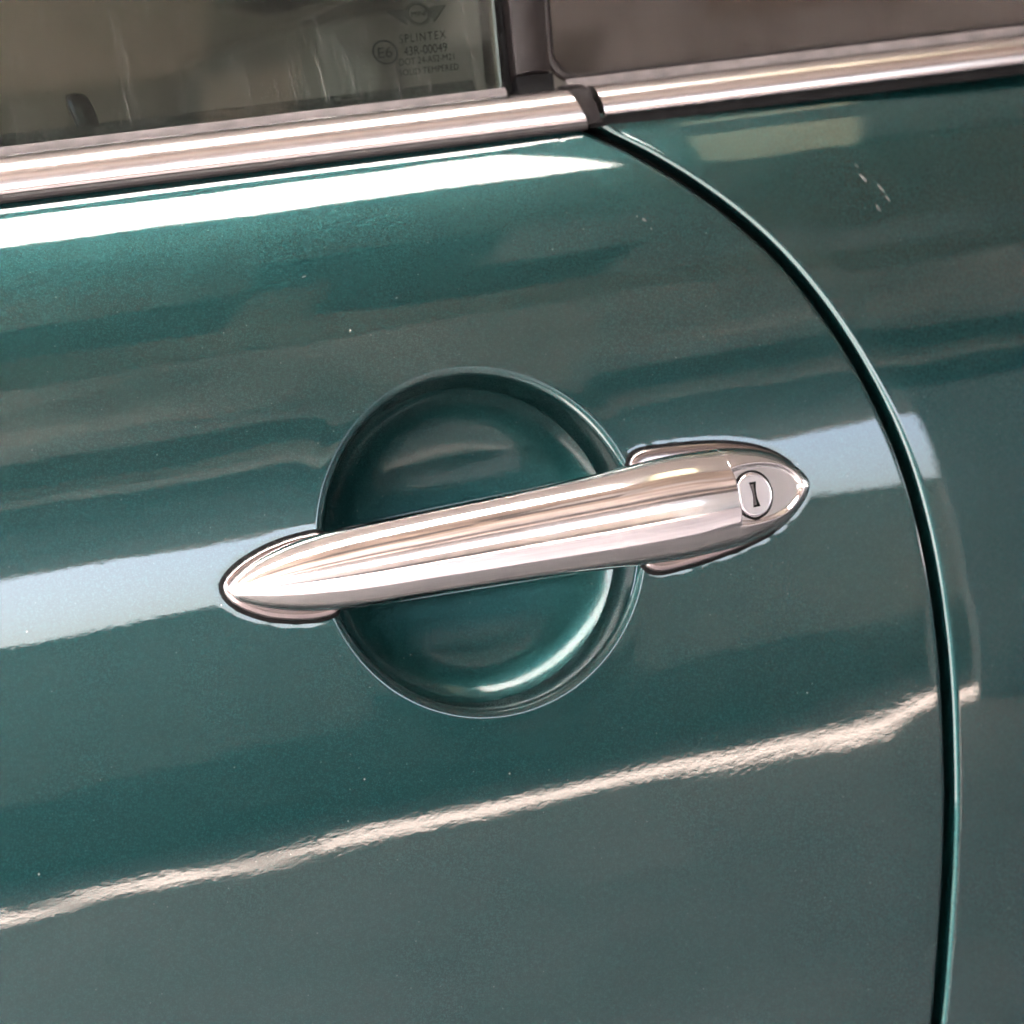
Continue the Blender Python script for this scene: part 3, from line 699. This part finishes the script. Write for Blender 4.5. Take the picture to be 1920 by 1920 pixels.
for s_ in (-1, 1):
    for k_ in range(7):
        v0 = LV + 0.0024 - k_ * 0.00095; xo = 0.0128 - k_ * 0.00105; xi = 0.0051 + 0.0002 * abs(k_ - 3)
        pts = [(LX + s_ * xi, v0), (LX + s_ * xo, v0 + 0.0002), (LX + s_ * (xo - 0.0003), v0 - 0.00012), (LX + s_ * xi, v0 - 0.00032)]
        quad('glass_emblem', pts if s_ > 0 else pts[::-1])
    pts = [(LX + s_ * 0.0128, LV + 0.0027), (LX + s_ * 0.0131, LV + 0.0026), (LX + s_ * 0.0062, LV - 0.0044), (LX + s_ * 0.0058, LV - 0.0042)]
    quad('glass_emblem', pts if s_ < 0 else pts[::-1])

# lock knob behind the glass
kb = []
kc = gl(-0.1060, 0.0110, -0.022)
prof_k = [(0.0048, -0.02), (0.0048, 0.0), (0.0049, 0.012), (0.0048, 0.0155), (0.0044, 0.0178), (0.0034, 0.0195), (0.0018, 0.0203), (0.0002, 0.0205)]
a = np.linspace(0, 2 * math.pi, 32, endpoint=False)
for r_, z_ in prof_k:
    kb.append(np.stack([kc[0] + r_ * np.cos(a) - 0.22 * z_, kc[1] + r_ * np.sin(a) + 0.3 * z_, kc[2] + z_ + 0 * a], -1))
grid_obj('lock_knob', np.array(kb), M['knob'], car, close_j=True, flip=True)

# cabin behind the glass
cab = empty('cabin', (0, 0, 0), car)
ys = YB + 0.02
box_obj('door_lining', (-0.45, ys, H - 0.30), (0.075, ys + 0.055, H + 0.168), M['dark'], cab, 0.008)
box_obj('side_lining', (0.080, ys + 0.01, H - 0.30), (0.75, ys + 0.08, H + 0.166), M['dark'], cab, 0.008)
box_obj('cabin_floor', (-1.2, ys, H - 0.62), (1.2, ys + 1.35, H - 0.60), M['dark'], cab)
box_obj('headliner', (-0.9, ys + 0.20, H + 0.52), (1.2, ys + 1.15, H + 0.54), M['headliner'], cab)
box_obj('far_side_lining', (-1.2, ys + 1.30, H - 0.6), (1.2, ys + 1.34, H + 0.17), M['dark'], cab)
box_obj('far_roof_side', (-0.9, ys + 1.12, H + 0.44), (1.2, ys + 1.18, H + 0.53), M['headliner'], cab)
box_obj('rear_bulkhead', (1.15, ys, H - 0.6), (1.2, ys + 1.34, H + 0.54), M['dark'], cab)
box_obj('front_bulkhead', (-1.2, ys, H - 0.6), (-1.15, ys + 1.34, H + 0.20), M['dark'], cab)
for (sx0, sy0) in ((0.22, 0.16), (0.22, 0.78)):
    box_obj('seat_back', (sx0, ys + sy0, H - 0.4), (sx0 + 0.14, ys + sy0 + 0.46, H + 0.28), M['seat'], cab, 0.05)
    box_obj('headrest', (sx0 + 0.02, ys + sy0 + 0.10, H + 0.30), (sx0 + 0.12, ys + sy0 + 0.36, H + 0.44), M['seat'], cab, 0.04)

# dried water marks and grit on the paint
M['mark'] = simple('dried_water', (0.055, 0.06, 0.058), 0.7)
def mark(x, z, rx, rz, tilt, parent, name='water_mark'):
    a_ = np.linspace(0, 2 * math.pi, 14, endpoint=False)
    k_ = 1 + 0.25 * np.sin(2 * a_ + x * 900) + 0.12 * np.sin(3 * a_ + z * 700)
    P_ = []
    for s_, h_ in ((1.0, 0.00001), (0.8, 0.00005), (0.4, 0.00008), (0.02, 0.00009)):
        px_ = rx * k_ * s_ * np.cos(a_); pz_ = rz * k_ * s_ * np.sin(a_)
        X_ = x + px_ * math.cos(tilt) - pz_ * math.sin(tilt); Z_ = z + px_ * math.sin(tilt) + pz_ * math.cos(tilt)
        q_ = skin(X_, Z_); q_[:, 1] -= h_
        P_.append(q_)
    grid_obj(name, np.array(P_), M['mark'], parent, close_j=True, flip=True)
panel = bpy.data.objects['rear_side_panel']
for (x_, z_, a_, b_) in ((0.2069, 0.1190, 0.0006, 0.0017), (0.2134, 0.1138, 0.0004, 0.0019), (0.2149, 0.1090, 0.0004, 0.0012), (0.2088, 0.1056, 0.0004, 0.0014), (0.2060, 0.1245, 0.0003, 0.0010)):
    mark(x_, z_, a_, b_, R(22), panel)
for (x_, z_, a_, b_) in ((0.1012, 0.1145, 0.0006, 0.0008), (0.0985, 0.1162, 0.0003, 0.0003), (0.1030, 0.1105, 0.0003, 0.0004), (-0.0465, 0.1111, 0.0007, 0.0003), (-0.012, 0.098, 0.0004, 0.0003), (0.058, 0.108, 0.0003, 0.0003)):
    mark(x_, z_, a_, b_, 0.3, door, 'grit_speck')
